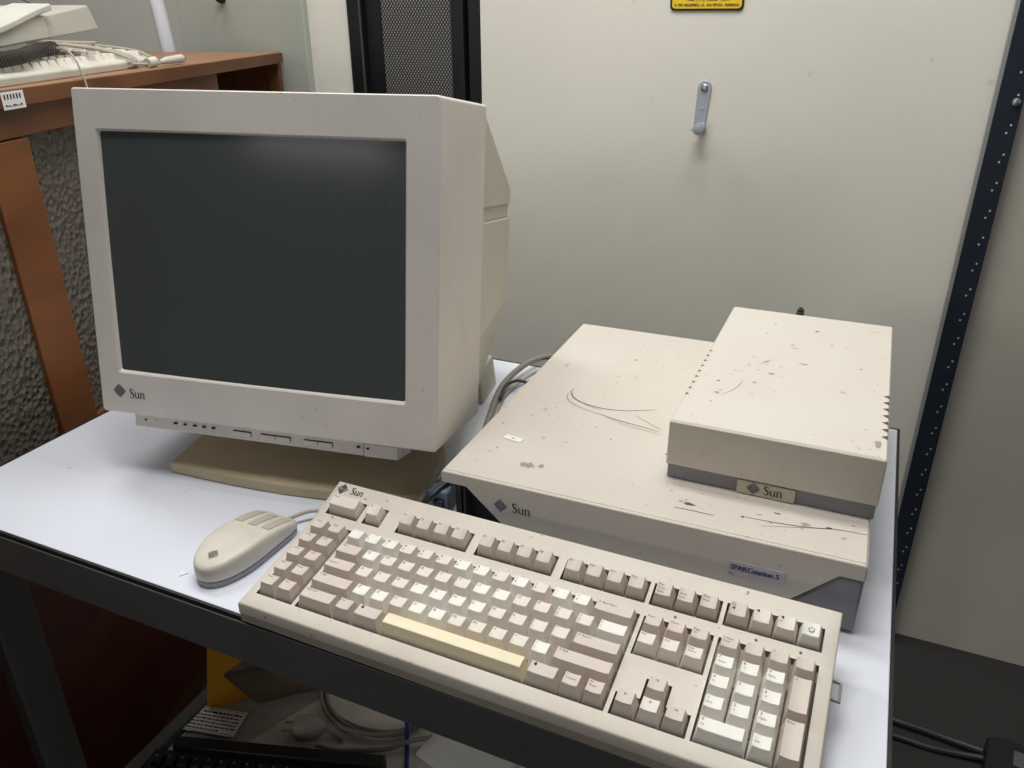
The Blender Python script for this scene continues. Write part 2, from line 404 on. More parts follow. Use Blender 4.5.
scratch(b, arc([(.108,.183),(.130,.176),(.150,.172),(.186,.166)]), .0020, 2)
scratch(b, arc([(.120,.176),(.150,.166),(.190,.160)]), .0014, 1)
scratch(b, arc([(.150,.195),(.172,.180),(.188,.170)]), .0012, 2)
scratch(b, arc([(.100,.250),(.102,.225)]), .0008, 3)
for q in ((.142,.128),(.205,.12),(.118,.15)): blot(b, *q, .0016, .002, 2, seed=int(q[0]*1e4))
blot(b, .079,.043,.013,.009,1,seed=3); blot(b,.092,.047,.006,.006,1,seed=4); blot(b,.030,.055,.004,.003,3,seed=5)
blot(b, .247,.036,.0085,.0035,2,seed=6); blot(b,.239,.038,.004,.002,1,seed=16)
scratch(b, arc([(.296,.0345),(.325,.036),(.355,.040),(.378,.046),(.404,.048)]), .0016, 2)
scratch(b, arc([(.315,.026),(.345,.036),(.372,.045)]), .0012, 1); blot(b,.297,.034,.0028,.0028,2,seed=7)
blot(b,.372,.046,.0075,.0022,2,seed=8); blot(b,.352,.044,.007,.004,1,seed=9); blot(b,.326,.052,.005,.0014,2,seed=10)
scratch(b, [(.235,.0255),(.256,.0262),(.272,.0256)], .0016, 2)
blot(b,.385,.034,.003,.002,1,seed=11); blot(b,.392,.058,.003,.002,1,seed=12); blot(b,.03,.30,.006,.01,3,seed=13); blot(b,.05,.17,.005,.006,3,seed=14); blot(b,.11,.35,.003,.004,1,seed=15)
tcv = b.build('top_cover', ['case_cream','stain','stain_vent_shade','stain_soft'], ws)
b = MB(); b.box(.003,sw-.003,.0245,sdp-.001,.006,shh-.006)
for x in (.03,sw-.03):
    for y in (.05,sdp-.05): b.lathe([(.012,.0),(.012,.006)],0,14,(x,y,0))
b.build('chassis', 'chassis_shade', ws)  # grey chassis coloured near black for the shade behind the front
# the grey ear filling the notch at the right end of the front, and the left recess bars coloured dark as in shade
b = MB(); ear = [(sw-.0005,.003),(sw-.0005,.058),(.3868,.058),(.3462,.017),(.340,.010),(.340,.003)]
b.prism(ear, lambda x,z,y: (x,y,z), .0015, .0243, 0)
e = b.build('side_panel', 'chassis_grey', ws, bevel=.0025); e['label'] = 'lavender grey corner panel of the front'
b = MB(); b.box(.012,.016,.012,.024,.004,.060); b.box(.0185,.0215,.012,.024,.004,.062)
b.build('bracket', 'chassis_shade', ws)
b = MB(); diamond(b, lambda x,z: Vector((.0665+x, -.0004, .0500+z)), .0078); b.build('diamond_mark', 'logo_violet', fb)
b = MB(); word(b, lambda x,z: Vector((.0790+x, -.0004, .0455+z)), .0105); b.build('word_mark', 'logo_dark', fb)
b = MB(); b.box(.2925,.343,-.0006,.001,.0375,.0505); bd = b.build('model_badge', 'badge_grey', fb)
b = MB()
for dx in (0,.0003,.0006): b.text('SPARCstation 5', .0078, lambda x,z: Vector((.2948+x+dx, -.0009-dx*.05, .0415+z)), 0, 'LEFT', .85)
b.build('badge_lettering', 'badge_blue', bd)
b = MB(); b.X = Matrix.Translation((.043,.089,shh+.0004)) @ Matrix.Rotation(-.16,4,'Z'); b.box(-.0108,.0108,-.0044,.0044,0,.0004)
b.box(-.002,.002,-.0006,.0006,.0004,.00055,1); e = b.build('paper_sticker', ['paper_white','ink'], tcv); e['label'] = 'small white paper sticker'

# ------------------------------------------------------------------ external drive box
bw, bd_, bh = .1946, .353, .0641
dr = thing('external_drive', 'smaller beige drive box sitting on the flat computer case', 'drive', (-.2266,-.3615,DZ+shh+.0004), .005)
dr['label'] = 'smaller beige drive box sitting on top of the flat computer case'
b = MB()
def sec(y, cr, cl): 
    t = .0012; cr = cr if cr > t else 0; cl = cl if cl > t else 0
    return [(0,y,.0165),(bw,y,.0165),(bw,y,bh-(cr if cr else t)),(bw-(cr*1.0 if cr else t),y,bh),((cl if cl else t),y,bh),(0,y,bh-(cl if cl else t))]
ys = [0]; rings = [sec(0,0,0)]
right = [.040+i*.0155 for i in range(7)]; left = [.062+i*.0155 for i in range(9)]
ev = {}
for y in right: ev[y] = ('r',0); ev[y+.0045] = ('r',1); ev[y+.0085] = ('r',0)
for y in left: ev[y+.00013] = ('l',0); ev[y+.003] = ('l',1); ev[y+.0060] = ('l',0)
cr = cl = 0
def notch(y, Y_, a, c, d, dep):            # depth of the sawtooth notch at y
    for q in Y_:
        if q <= y <= q+d: return dep*(1-abs((y-q)-c)/(c if y-q < c else d-c))
    return 0
for y in sorted(ev):
    rings.append(sec(y, notch(y,right,0,.0045,.0085,.0062), notch(y-.00013,left,0,.003,.006,.004)))
rings.append(sec(bd_,0,0))
b.loft(rings)
# dark faces paint the shade inside the vent notches
for y in right: b.flat([(y+.0006,.05),(y+.0045,1),(y+.0079,.05)], lambda a,c: Vector((bw-.0062*c+.0004*c-.0003, a, bh+.0003)), 2)
for y in right: b.flat([(y+.0003,0),(y+.0045,0),(y+.0082,0),(y+.0045,1)], lambda a,c: Vector((bw-.0002-.006*c*.98, a, bh-.0035*(1-c)+.0002)), 2)
for y in left: b.flat([(y+.0006,.0),(y+.003,1),(y+.0056,.0)], lambda a,c: Vector((.004*c+.0004, a, bh+.0003)), 2)
T2 = lambda x, y: Vector((x, y, bh+.00025))
for i,(x,y,rx,ry,m_) in enumerate(((.075,.150,.006,.004,1),(.062,.120,.003,.003,1),(.066,.182,.005,.002,1),(.11,.30,.004,.003,2),(.06,.305,.003,.002,2),(.165,.20,.003,.003,1),(.092,.235,.006,.0015,1),(.105,.19,.0075,.003,1),(.05,.19,.004,.003,3),(.15,.13,.006,.004,3),(.186,.028,.005,.010,1),(.03,.08,.004,.004,1),(.025,.11,.003,.002,2),(.175,.325,.01,.002,3),(.13,.26,.003,.002,1))):
    blot(b, x,y,rx,ry,m_,T2,seed=40+i)
scratch(b, [(.002,.0015),(.05,.0022),(.1,.0016),(.15,.0024),(.19,.0018)], .0014, 3, T2)
scratch(b, arc([(.035,.075),(.046,.098),(.05,.12)]), .0012, 1, T2); scratch(b, arc([(.06,.17),(.068,.186),(.074,.19)]), .001, 1, T2)
dc = b.build('cover', ['drive_cream','stain','stain_vent_shade','stain_soft'], dr, smooth=20)
b = MB(); b.box(.0015,bw-.0015,.0,.0025,.0175,bh-.0015); 
b.prism([(0,.0168),(bw,.0168),(bw,bh-.0012),(bw-.0012,bh),(.0012,bh),(0,bh-.0012)], lambda x,z,y:(x,y,z), -.0022, -.0001)
b.build('front_panel', 'front_cream', dr, bevel=.0008)
b = MB(); b.box(.0012,bw-.0012,.0015,bd_-.002,0,.0164); bs = b.build('base', 'chassis_grey', dr, bevel=.0008); bs['label'] = 'grey base strip below the cream cover'
b = MB(); b.box(.070,.124,-.0012,.0018,.0006,.0150); bg = b.build('badge', 'badge_tan', bs, bevel=.0005)
b = MB(); diamond(b, lambda x,z: Vector((.0855+x,-.0016,.0082+z)), .0068); b.build('diamond_mark', 'logo_violet', bg)
b = MB(); word(b, lambda x,z: Vector((.0950+x,-.0016,.0040+z)), .0092); b.build('word_mark', 'logo_dark', bg)
b = MB(); b.box(.079,.088,bd_,bd_+.016,.030,.0675); b.box(.081,.086,bd_+.002,bd_+.013,.0675,.071); e = b.build('rear_connector', 'black', dr, bevel=.0012); e['label'] = 'black plug at the back'

# ------------------------------------------------------------------ main keyboard
U = .01905; KT = .172; KZ = .0257
kb = thing('keyboard', 'long beige keyboard with grimy keys and yellowed space bar at the desk edge', 'keyboard', (-.5322,-.6224,DZ), -.007)
def lift(v): return 0 if v < 5.2 else .0031*(v-5.2)
def deck(u_, v, n=0): return Vector((u_*U, v*U*math.cos(KT), KZ+v*U*math.sin(KT)+lift(v)+n))
wells = [(0,2,0,5.05),(2.25,17.25,0,5.05),(17.5,20.5,3,5.05),(17.5,20.5,0,1),(18.5,19.5,1,2),(20.75,24.75,0,5.05)]
FB, FT = 5.70, 6.75
for a,c in ((0,1.9),(2.25,3.25),(4.25,8.25),(8.75,12.75),(13.25,17.25),(17.5,20.5),(20.75,24.75)): wells.append((a,c,FB,FT))
us = sorted(set([-.42,25.28]+[w[0]-.03 for w in wells]+[w[1]+.03 for w in wells]))
vs = sorted(set([-.72,5.2,7.70]+[w[2]-.03 for w in wells]+[w[3]+.03 for w in wells]))
def inwell(uu, vv): return any(w[0]-.03 < uu < w[1]+.03 and w[2]-.03 < vv < w[3]+.03 for w in wells)
b = MB(); vc = {}
def gv(u_, v, k):
    q = (round(u_,4), round(v,4), k)
    if q not in vc: vc[q] = b.v(deck(u_, v, -.0075 if k else 0))
    return vc[q]
W_ = {}
for i in range(len(us)-1):
    for j in range(len(vs)-1): W_[i,j] = inwell((us[i]+us[i+1])/2, (vs[j]+vs[j+1])/2)
for (i,j), w in W_.items():
    a,c,d,e = us[i],us[i+1],vs[j],vs[j+1]
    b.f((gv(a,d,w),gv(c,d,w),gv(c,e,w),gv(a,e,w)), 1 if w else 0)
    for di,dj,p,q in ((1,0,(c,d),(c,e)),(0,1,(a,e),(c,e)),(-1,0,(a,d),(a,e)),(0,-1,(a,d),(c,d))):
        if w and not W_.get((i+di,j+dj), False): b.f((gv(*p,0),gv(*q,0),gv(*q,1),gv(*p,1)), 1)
# outer skirt: rounded shoulder down to the parting line
out = [(x,-.72) for x in us] + [(us[-1],y) for y in vs[1:]] + [(x,7.70) for x in us[::-1][1:]] + [(us[0],y) for y in vs[::-1][1:-1]]
mu, mv = (us[0]+us[-1])/2, 3.5
def off(p, d):
    x,y = p; return (x+(d if x >= us[-1]-.001 else -d if x <= us[0]+.001 else 0), y+(d if y >= 7.699 else -d if y <= -.719 else 0))
rings = [[gv(p[0],p[1],0) for p in out]]
for d, dz in ((.05,-.0006),(.075,-.0020),(.085,-.0115)): rings.append([b.v(deck(*off(p,d), dz)) for p in out])
for a,c in zip(rings, rings[1:]):
    n = len(a)
    for k in range(n): b.f((a[k],a[(k+1)%n],c[(k+1)%n],c[k]), 0)
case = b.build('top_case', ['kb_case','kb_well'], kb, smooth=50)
b = MB()
def und(p, dz): q = deck(p[0],p[1],dz); return q
lowr = [[und(off(p,.06),-.0112) for p in out], [Vector((und(off(p,.06),0).x, und(off(p,.06),0).y, max(.0025+.055*max(0,p[1])*U, und(p,-.0185).z-.003*0) if p[1] > 0 else .0025)) for p in out]]
b.loft(lowr); b.build('bottom_case', 'kb_under', kb, smooth=50)
for uu in (1.2, 23.2):
    b = MB(); q = deck(uu,6.6); z1 = q.z-.019; b.box(q.x,q.x+.03,q.y-.004,q.y+.004,0,z1); b.build('foot', 'kb_under', kb, bevel=.001)
b = MB(); q = deck(25.34,4.6,-.012); b.tube([q+Vector((0,-.008,0)),q+Vector((.007,-.008,-.001)),q+Vector((.007,.012,-.001)),q+Vector((0,.012,0))], .0012); b.build('port_bail', 'cable_grey', kb)
Fk = lambda u_, v: (lambda x,y: deck(u_+x/U, v+y/U, .0004))
b = MB(); diamond(b, Fk(.02,7.30), .0066); b.build('diamond_mark', 'ink_dark', case)
b = MB(); word(b, Fk(.55,7.12), .0078); b.build('word_mark', 'ink_dark', case)
# status lights and moulded marks
for k,uu in enumerate((18.75,22.2,24.0)): 
    b = MB(); q = deck(uu,5.42); b.lathe([(.0011,0),(.0011,.0006)],0,10,q); b.build('status_light', 'kb_well', case)

def key(u0, u1, v0, v1, legend=(), kind='key', matn='key_light', frow=False):
    wu, hv = (u1-u0)*U, (v1-v0)*U
    ti_ = KT + (.16 if frow else 0)
    c = deck((u0+u1)/2, (v0+v1)/2, 0)
    b = MB(); hx, hy = wu/2-.0006, hv/2-.0006
    zt = .0098 if not frow else .0092
    zb = -.0055
    tx, yf, yb = hx-.0026, -hy+.0052, hy-.0014
    if hv > 1.5*U: yf = -hy+.0045
    convex = kind == 'space_bar'
    dd = -.0006 if convex else .0009
    n = 8
    def dish(x, y):
        t = x/tx if not convex else (y-(yf+yb)/2)/((yb-yf)/2)
        t = max(-1,min(1,t))
        if not convex and wu > 1.3*U:
            e = (tx-abs(x)); t = max(0, 1-e/.0055)
        return zt - dd*(1-t*t) + (.0012*(yb-y)/(yb-yf) - .0006 if not frow else .0014*(y-yf)/(yb-yf))
    base = [(-hx,-hy,zb),(hx,-hy,zb),(hx,hy,zb),(-hx,hy,zb)]
    vb = [b.v(p) for p in base]
    if convex:
        xs = [-tx,tx]; yy = [yf+(yb-yf)*k/n for k in range(n+1)]
    else:
        xs = [-tx+2*tx*k/n for k in range(n+1)] if wu <= 1.3*U else [-tx+.0055*k/4 for k in range(5)]+[tx-.0055*k/4 for k in range(4,-1,-1)]
        yy = [yf, yb]
    G = [[b.v((x,y,dish(x,y))) for x in xs] for y in yy]
    for j in range(len(yy)-1):
        for i in range(len(xs)-1): b.f((G[j][i],G[j][i+1],G[j+1][i+1],G[j+1][i]))
    b.f([vb[0],vb[1]]+G[0][::-1]); b.f([vb[2],vb[3]]+G[-1])
    b.f([vb[3],vb[0]]+[G[j][0] for j in range(len(yy))]); b.f([vb[1],vb[2]]+[G[j][-1] for j in range(len(yy)-1,-1,-1)])
    if frow or True:
        for tx_, size, lx, ly in legend:
            b.text(tx_, size, lambda x,y: Vector((-tx+.0011+lx+x, yb-.0010-size*.72-ly+y, dish(-tx+.0011+lx+x, yb-.001-size*.72-ly+y)+.00012)), 1)
    o = b.build(kind, [matn,'ink_dark'], kb, loc=c, rot=(ti_,0,0), bevel=.0005, seg=2, smooth=40)
    return o
def one(t, s=.0042): return ((t, s, 0, 0),)
def two(a, c, s=.0036): return ((a, s, 0, 0), (c, s, 0, .0048))
def wd(*ts, s=.0026): return tuple((t, s, 0, i*.0032) for i, t in enumerate(ts))
# left block
LB = [('Stop','Again'),('Props','Undo'),('Front','Copy'),('Open','Paste'),('Find','Cut')]
for k,(a,c) in enumerate(LB):
    key(0,1,4-k,5-k,wd(a),'command_key','key_grey'); key(1,2,4-k,5-k,wd(c),'command_key','key_grey')
# number row
x = 2.25
for a,c in zip('~!@#$%^&*()_+', '`1234567890-='):
    key(x,x+1,4,5,two(a,c),'key','key_white' if a in '~!@^&(_+' else 'key_light'); x += 1
key(x,17.25,4,5,wd('\u2190 Back Space',s=.0028),'back_space_key','key_grey')
key(2.25,3.75,3,4,wd('Tab',s=.003),'tab_key','key_grey'); x = 3.75
for ch in 'QWERTYUIOP': key(x,x+1,3,4,one(ch),'key','key_white' if ch in 'QUI' else 'key_light'); x += 1
for a,c in ('{[','}]'): key(x,x+1,3,4,two(a,c),'key','key_light'); x += 1
key(x,17.25,3,4,two('|','\\'),'key','key_white')
key(2.25,4.0,2,3,wd('\u2022','Control',s=.0028),'control_key','key_grey'); x = 4.0
for ch in 'ASDFGHJKL': key(x,x+1,2,3,one(ch),'key','key_white' if ch in 'FGHJ' else 'key_light'); x += 1
for a,c in (':;','"\''): key(x,x+1,2,3,two(a,c),'key','key_light'); x += 1
key(x,17.25,2,3,wd('\u2190 Return',s=.0028),'return_key','key_grey')
key(2.25,4.5,1,2,wd('\u2191 Shift',s=.0028),'shift_key','key_grey'); x = 4.5
for ch in 'ZXCVBNM': key(x,x+1,1,2,one(ch),'key','key_white' if ch in 'ZXVB' else 'key_light'); x += 1
for a,c in ('<,','>.','?/'): key(x,x+1,1,2,two(a,c),'key','key_white' if c == '/' else 'key_light'); x += 1
key(x,17.25,1,2,wd('\u2191 Shift',s=.0028),'shift_key','key_grey')
key(2.25,4.25,0,1,wd('Caps Lock',s=.0026),'caps_lock_key','key_grey'); key(4.25,5.25,0,1,wd('Alt'),'alt_key','key_grey')
key(5.25,6.75,0,1,one('\u2666',.0040),'meta_key','key_grey')
key(6.75,13.75,0,1,(),'space_bar','key_yellow')
key(13.75,15.25,0,1,one('\u2666',.0040),'meta_key','key_grey'); key(15.25,16.25,0,1,wd('\u2022','Compose',s=.0023),'compose_key','key_grey'); key(16.25,17.25,0,1,wd('Alt','Graph',s=.0025),'alt_graph_key','key_grey')
# function row
def fk(a, c, leg, m='key_grey', kind='function_key'): return key(a,c,FB+.02,FT-.03,leg,kind,m,True)
fk(0,1.9,wd('Help'),'key_light','help_key'); fk(2.25,3.25,wd('Esc'),'key_light','escape_key')
for base,nn in ((4.25,1),(8.75,5),(13.25,9)):
    for k in range(4): fk(base+k,base+k+1,wd('F%d'%(nn+k),s=.003))
for k,t in enumerate((('Print','Screen','SysRq'),('\u2022','Scroll','Lock'),('Pause','Break'))): fk(17.5+k,18.5+k,wd(*t,s=.0024))
for k,t in enumerate((('\u25cb','\u25c4'),('\u25c4','-'),('\u25c4','+'))): fk(20.75+k,21.75+k,wd(*t,s=.0032),'key_grey' if k == 0 else 'key_light','volume_key')
pk = fk(23.75,24.75,(),'key_white','power_key')
b = MB(); Fp = lambda x,y: Vector((x, y+.0016, .0098-.0004))
ringp = [(.0021*math.sin(a), .0021*math.cos(a), .0005) for a in [R(40+i*280/14) for i in range(15)]]
b.stroke(ringp, Fp); b.stroke([(0,.0004,.0005),(0,.0026,.0005)], Fp); b.build('power_symbol', 'ink_dark', pk)
# navigation block and arrows
for k,t in enumerate((('Insert',),('Home',),('Page','Up'))): key(17.5+k,18.5+k,4,5,wd(*t,s=.0026),'navigation_key','key_grey')
for k,t in enumerate((('Del',),('End',),('Page','Down'))): key(17.5+k,18.5+k,3,4,wd(*t,s=.0026),'navigation_key','key_light')
for uu,vv,t in ((18.5,1,'\u2191'),(17.5,0,'\u2190'),(18.5,0,'\u2193'),(19.5,0,'\u2192')): key(uu,uu+1,vv,vv+1,((t,.0042,.003,0),),'arrow_key','key_grey' if t != '\u2193' else 'key_light')
# keypad
K0 = 20.75
for k,t in enumerate((('\u2022 Num','Lock'),('/',),('*',),('-',))): key(K0+k,K0+k+1,4,5,wd(*t,s=.0028),'keypad_key','key_grey')
for r_,(row) in enumerate(((('7','Home'),('8','\u2191'),('9','PgUp')),(('4','\u2190'),('5',''),('6','\u2192')),(('1','End'),('2','\u2193'),('3','PgDn')))):
    for k,t in enumerate(row): key(K0+k,K0+k+1,3-r_,4-r_,((t[0],.0036,0,0),(t[1],.0025,0,.0046)) if t[1] else one('5',.0036),'keypad_key','key_white')
key(K0+3,K0+4,2,4,one('+',.0036),'keypad_key','key_grey'); key(K0+3,K0+4,0,2,wd('Enter'),'keypad_key','key_grey')
key(K0,K0+2,0,1,(('0',.0036,0,0),('Ins',.0025,0,.0046)),'keypad_key','key_white'); key(K0+2,K0+3,0,1,(('.',.0036,0,0),('Del',.0025,0,.0046)),'keypad_key','key_white')

# ------------------------------------------------------------------ mouse
ms = thing('computer_mouse', 'cream three button mouse on the white desk left of the keyboard', 'mouse', (-.6070,-.5575,DZ), -.02)
hw, hl = .0283, .0575
def outl(k):                                   # outline, back end rounded, front end squarer
    a = 2*math.pi*k/48; ca, sn = math.cos(a), math.sin(a)
    p = 2.2 if sn < 0 else 8
    rr = (abs(ca)**p+abs(sn)**p)**(-1/p); return (hw*rr*ca, hl*rr*sn)
def topz(y): 
    t = (y+hl)/(2*hl); return .0145+.0130*math.sin(math.pi*min(1,(.12+.90*t)))**.8 + .0035*(1-t)
def mring(sx_, sy_, fn): return [(sx_*x, sy_*y, fn(sy_*y)) for x,y in map(outl, range(48))]
b = MB(); b.loft([mring(.965,.98,lambda y:.001), mring(.985,.99,lambda y:.003), mring(.985,.99,lambda y:.0065), mring(.96,.975,lambda y:.0068), mring(.96,.975,lambda y:.0088)]); b.build('base', 'mouse_base', ms)
b = MB()
rg = [mring(.975,.985,lambda y:.0078), mring(1,1,lambda y:.0084), mring(1.0,1.0,lambda y:.0095+(topz(y)-.0095)*.55), mring(.985,.99,lambda y:.0095+(topz(y)-.0095)*.78), mring(.945,.97,lambda y:.0095+(topz(y)-.0095)*.91), mring(.86,.925,lambda y:.0095+(topz(y)-.0095)*.965), mring(.6,.72,lambda y:.0095+(topz(y)-.0095)*.99), mring(.3,.4,topz), mring(.05,.1,topz)]
b.loft(rg); b.build('shell', 'mouse_cream', ms, smooth=80)
def surf(x, y):
    e = max(abs(x)/hw, 0); return .0095+(topz(y)-.0095)*(1-.035*(e/.82)**4 if e < .9 else .94)
for xc in (-.0175,0,.0175):
    b = MB(); w2 = .0048; yy = [.016+.0405*k/8 for k in range(9)]; rings = []
    for y in yy:
        drop = .004*max(0,(y-.046)/.0105)**2
        rings.append([(xc-w2,y,surf(xc-w2,y)-.002-drop),(xc+w2,y,surf(xc+w2,y)-.002-drop),(xc+w2,y,surf(xc+w2,y)+.0011-drop),(xc-w2,y,surf(xc-w2,y)+.0011-drop)])
    b.loft(rings); b.build('button', 'mouse_button', ms, bevel=.0005)
b = MB(); diamond(b, lambda x,y: Vector((.001+x,-.039+y,topz(-.039+y)+.0004)), .0062); b.build('diamond_mark', 'ink', ms)
b = MB(); pts = [(.008,.056,.010),(.013,.066,.010),(.022,.078,.011),(.036,.086,.010),(.055,.090,.004),(.075,.094,.003)]
b.tube(smooth_path(pts), .0021); b.build('cable', 'cable_beige', ms)

# ------------------------------------------------------------------ loose things on the desk
b = MB(); b.loft([[(-.6455,-.6045,z),(-.6425,-.6115,z),(-.6375,-.6035,z)] for z in (DZ+.0004,DZ+.0010)])
tag(b.build('paper_scrap', 'paper_white'), 'tiny triangular paper scrap on the white desk by the mouse', 'scrap')
def cable(name, label, pts, r_, m, cat='cable', group=None, z=DZ, n=8):
    b = MB(); b.tube(smooth_path([(x,y,zz+z) for x,y,zz in pts], n), r_); return tag(b.build(name, m), label, cat, group)
cable('signal_cable', 'thick grey cable running between monitor and computer case to the wall side', [(-.484,-.262,.006),(-.500,-.205,.008),(-.515,-.150,.012),(-.522,-.110,.014),(-.522,-.06,.016),(-.515,-.01,.014),(-.500,.028,.004),(-.480,.045,-.04)], .0045, 'cable_grey')
cable('power_cable', 'thin beige cable beside the thick grey one behind the computer case', [(-.470,-.270,.0035),(-.494,-.205,.004),(-.512,-.140,.0035),(-.515,-.100,.005),(-.508,-.072,.008),(-.500,-.045,.010),(-.482,-.02,.013),(-.455,.030,.010),(-.44,.05,-.03)], .0028, 'cable_beige')
cable('black_lead', 'short dark lead curling out beside the grey cables on desk', [(-.508,-.150,.012),(-.515,-.115,.016),(-.507,-.098,.018),(-.492,-.093,.016),(-.470,-.090,.012)], .0022, 'cable_dark')
ad = thing('power_adapter', 'blue grey adapter block between the monitor stand and computer case', 'adapter', (-.461,-.400,DZ), .2)
b = MB(); b.box(-.013,.011,-.018,.018,0,.032); b.build('housing', 'adapter_blue', ad, bevel=.003)
b = MB(); b.box(-.006,.006,-.022,-.018,.006,.022); b.build('socket', 'black', ad, bevel=.001)
cable('twisted_lead', 'pair of dark leads dropping from the computer case behind the keyboard', [(-.447,-.372,.044),(-.456,-.382,.041),(-.468,-.398,.034),(-.477,-.414,.022),(-.484,-.425,.008),(-.494,-.431,.0032)], .003, 'cable_grey')
cable('dark_lead', 'black lead lying in front of the blue grey adapter block', [(-.444,-.380,.040),(-.452,-.398,.038),(-.462,-.424,.030),(-.472,-.432,.015),(-.48,-.440,.0035),(-.50,-.446,.0032)], .003, 'cable_dark')

# ------------------------------------------------------------------ on the wall
hk = thing('wall_hook', 'small metal hook bracket screwed to the cream wall', 'hook', (-.398,.4995,DZ+.330))
b = MB(); pl = [(.0125*math.cos(a), .038+.0125*math.sin(a)) for a in [math.pi*k/10 for k in range(11)]] + [(-.010,-.035),(.010,-.035)]
b.prism(pl, lambda x,z,y:(x+.06*z,y,z), -.003, 0); b.build('plate', 'galv', hk, bevel=.0006)
b = MB(); b.lathe([(.0065,-.003),(.0065,-.005),(.004,-.0065)],0,14,(.0025,0,.038),'y'); b.build('screw', 'screw', hk)
b = MB(); b.lathe([(.0022,-.003),(.0022,-.0042)],0,10,(0,0,.004),'y'); b.build('rivet', 'hole_light', hk)
b = MB(); b.lathe([(.0075,-.003),(.0075,-.030),(.0105,-.031),(.0105,-.036),(.006,-.0375)],0,18,(.004,0,-.029),'y'); b.tube([(-.004,-.022,-.031),(-.013,-.022,-.033)],.0018); b.build('peg', 'galv', hk)
sg = thing('warning_sign', 'yellow and black notice plate high on the cream wall', 'sign', (-.406,.4985,DZ+.543))
b = MB(); b.prism(rrect(-.064,.064,-.048,.048,.008), lambda x,z,y:(x,y,z), -.0012, 0); b.prism(rrect(-.0605,.0605,-.0445,.0445,.006), lambda x,z,y:(x,y,z), -.0017, -.0012, 1)
pln = b.build('plate', ['black','sign_yellow'], sg)
b = MB()
for t, zz, s_ in (('TEL. (44) 3262-1261', -.0322, .0120),('R. P/07 ARGEMIRO, 10 - AN-TIPO50 - MARINGA', -.0412, .0064)):
    wdt = max(v[0] for v in text_mesh(t,'LEFT')[0])*s_; k = .112/wdt if wdt > .112 else 1
    if 'TEL' in t: k = .076/wdt
    for e_ in (0,.0004): b.text(t, s_, lambda x,y: Vector((x*k - (min(wdt*k,.112))/2 + e_, -.0021-e_*.1, zz+y)), 0)
b.box(-.05,-.028,-.0020,-.0017,-.0255,-.0215); b.build('lettering', 'black', pln)
# slotted upright
po = thing('slotted_post', 'dark blue slotted steel shelving upright against the back wall', 'post', (.080,.46,0))
b = MB(); b.box(-.0135,.0225,-.002,0,0,2.2); b.box(-.0190,-.0136,-.002,.016,0,2.2,1); 
z = .113
while z < 2.15:
    for dx,dz in ((.0135,0),(.0095,-.012)): b.flat([(dx+.0017*math.cos(k*.785), z+dz+.0017*math.sin(k*.785)) for k in range(8)], lambda x,y: Vector((x,-.0023,y)), 2)
    z += .0447
po_m = b.build('upright', ['post_blue','post_edge','hole_light'], po)
b = MB(); b.lathe([(.006,-.002),(.006,-.006),(.003,-.0075)],0,12,(.013,0,DZ+.366),'y'); b.build('bolt', 'screw', po_m)

# ------------------------------------------------------------------ black equipment rack
rk = thing('equipment_rack', 'tall black rack cabinet with a perforated door behind the monitor', 'rack', (-1.0025,.5,0))
b = MB()
b.box(-.1545,-.1505,0,.42,0,2.0); b.box(.1505,.1545,0,.42,0,2.0); b.box(-.1505,.1505,.40,.42,0,2.0); b.box(-.1505,.1505,0,.40,1.98,2.0); b.box(-.1505,.1505,0,.40,0,.05)
b.build('cabinet', 'rack_black', rk)
b = MB(); b.box(-.1505,-.118,-.004,.02,.05,1.98); b.box(.092,.120,-.004,.02,.05,1.98); b.box(.126,.1505,.004,.02,.05,1.98); b.box(-.118,-.072,.012,.02,.05,1.98)
fr = b.build('door_frame', 'rack_black', rk, bevel=.002)
b = MB(); b.box(-.072,.092,.004,.006,.05,1.98); b.build('mesh_panel', 'perforated_mesh', fr)
b = MB(); b.box(-.122,-.118,-.006,.0,.05,1.98); b.build('edge_trim', 'locker_trim', fr)

# ------------------------------------------------------------------ grey locker
lk = thing('metal_locker', 'grey green metal locker standing at the left wall behind the wooden cabinet', 'locker', (-1.45,.495,0))
b = MB(); b.box(-.168,.214,.012,.30,0,1.9); b.build('body', 'locker_edge', lk, bevel=.002)
b = MB(); b.box(-.163,.188,-.006,.0115,.03,1.88); dl = b.build('door', 'locker_grey', lk, bevel=.002)
b = MB(); b.lathe([(.009,-.006),(.009,-.012),(.006,-.022),(.004,-.024)],0,14,(-.026,0,DZ+.521),'y'); b.build('knob', 'black', dl)
tb = MB(); tb.tube([(-1.638,.462,.02),(-1.632,.462,DZ+.40),(-1.642,.462,DZ+.50),(-1.69,.462,DZ+.75)], .0165, 0, 16)
tag(tb.build('white_tube', 'tube_white'), 'white plastic tube standing beside the grey locker at far left', 'tube')

# ------------------------------------------------------------------ wooden cabinet along the left
CT = DZ+.415
cb = thing('wooden_cabinet', 'old brown wooden cabinet with hammered glass doors left of desk', 'cabinet', (-.9670,-.7894,0), math.atan2(.962,-.274))
LN = 1.322
b = MB(); b.box(0,LN,.0,.40,CT-.022,CT); b.build('top_board', 'wood_top', cb, bevel=.002)
b = MB(); b.box(0,LN,-.0045,.0,CT-.0215,CT-.0015); b.build('top_lip', 'wood', cb)
b = MB(); b.box(0,.02,.006,.40,0,CT-.022); b.box(LN-.016,LN,.002,.40,0,CT-.022); b.box(.02,LN-.016,.38,.40,0,CT-.022); b.box(.02,LN-.016,.012,.38,.0,.05)
b.box(.02,LN-.016,.05,.38,.62,.638); b.build('carcass', 'wood', cb)
b = MB(); b.box(.02,1.03,.006,.024,CT-.060,CT-.0225); b.build('top_rail', 'wood', cb, bevel=.001)
LD = .60                                       # height where the plain lower front meets the glazed doors
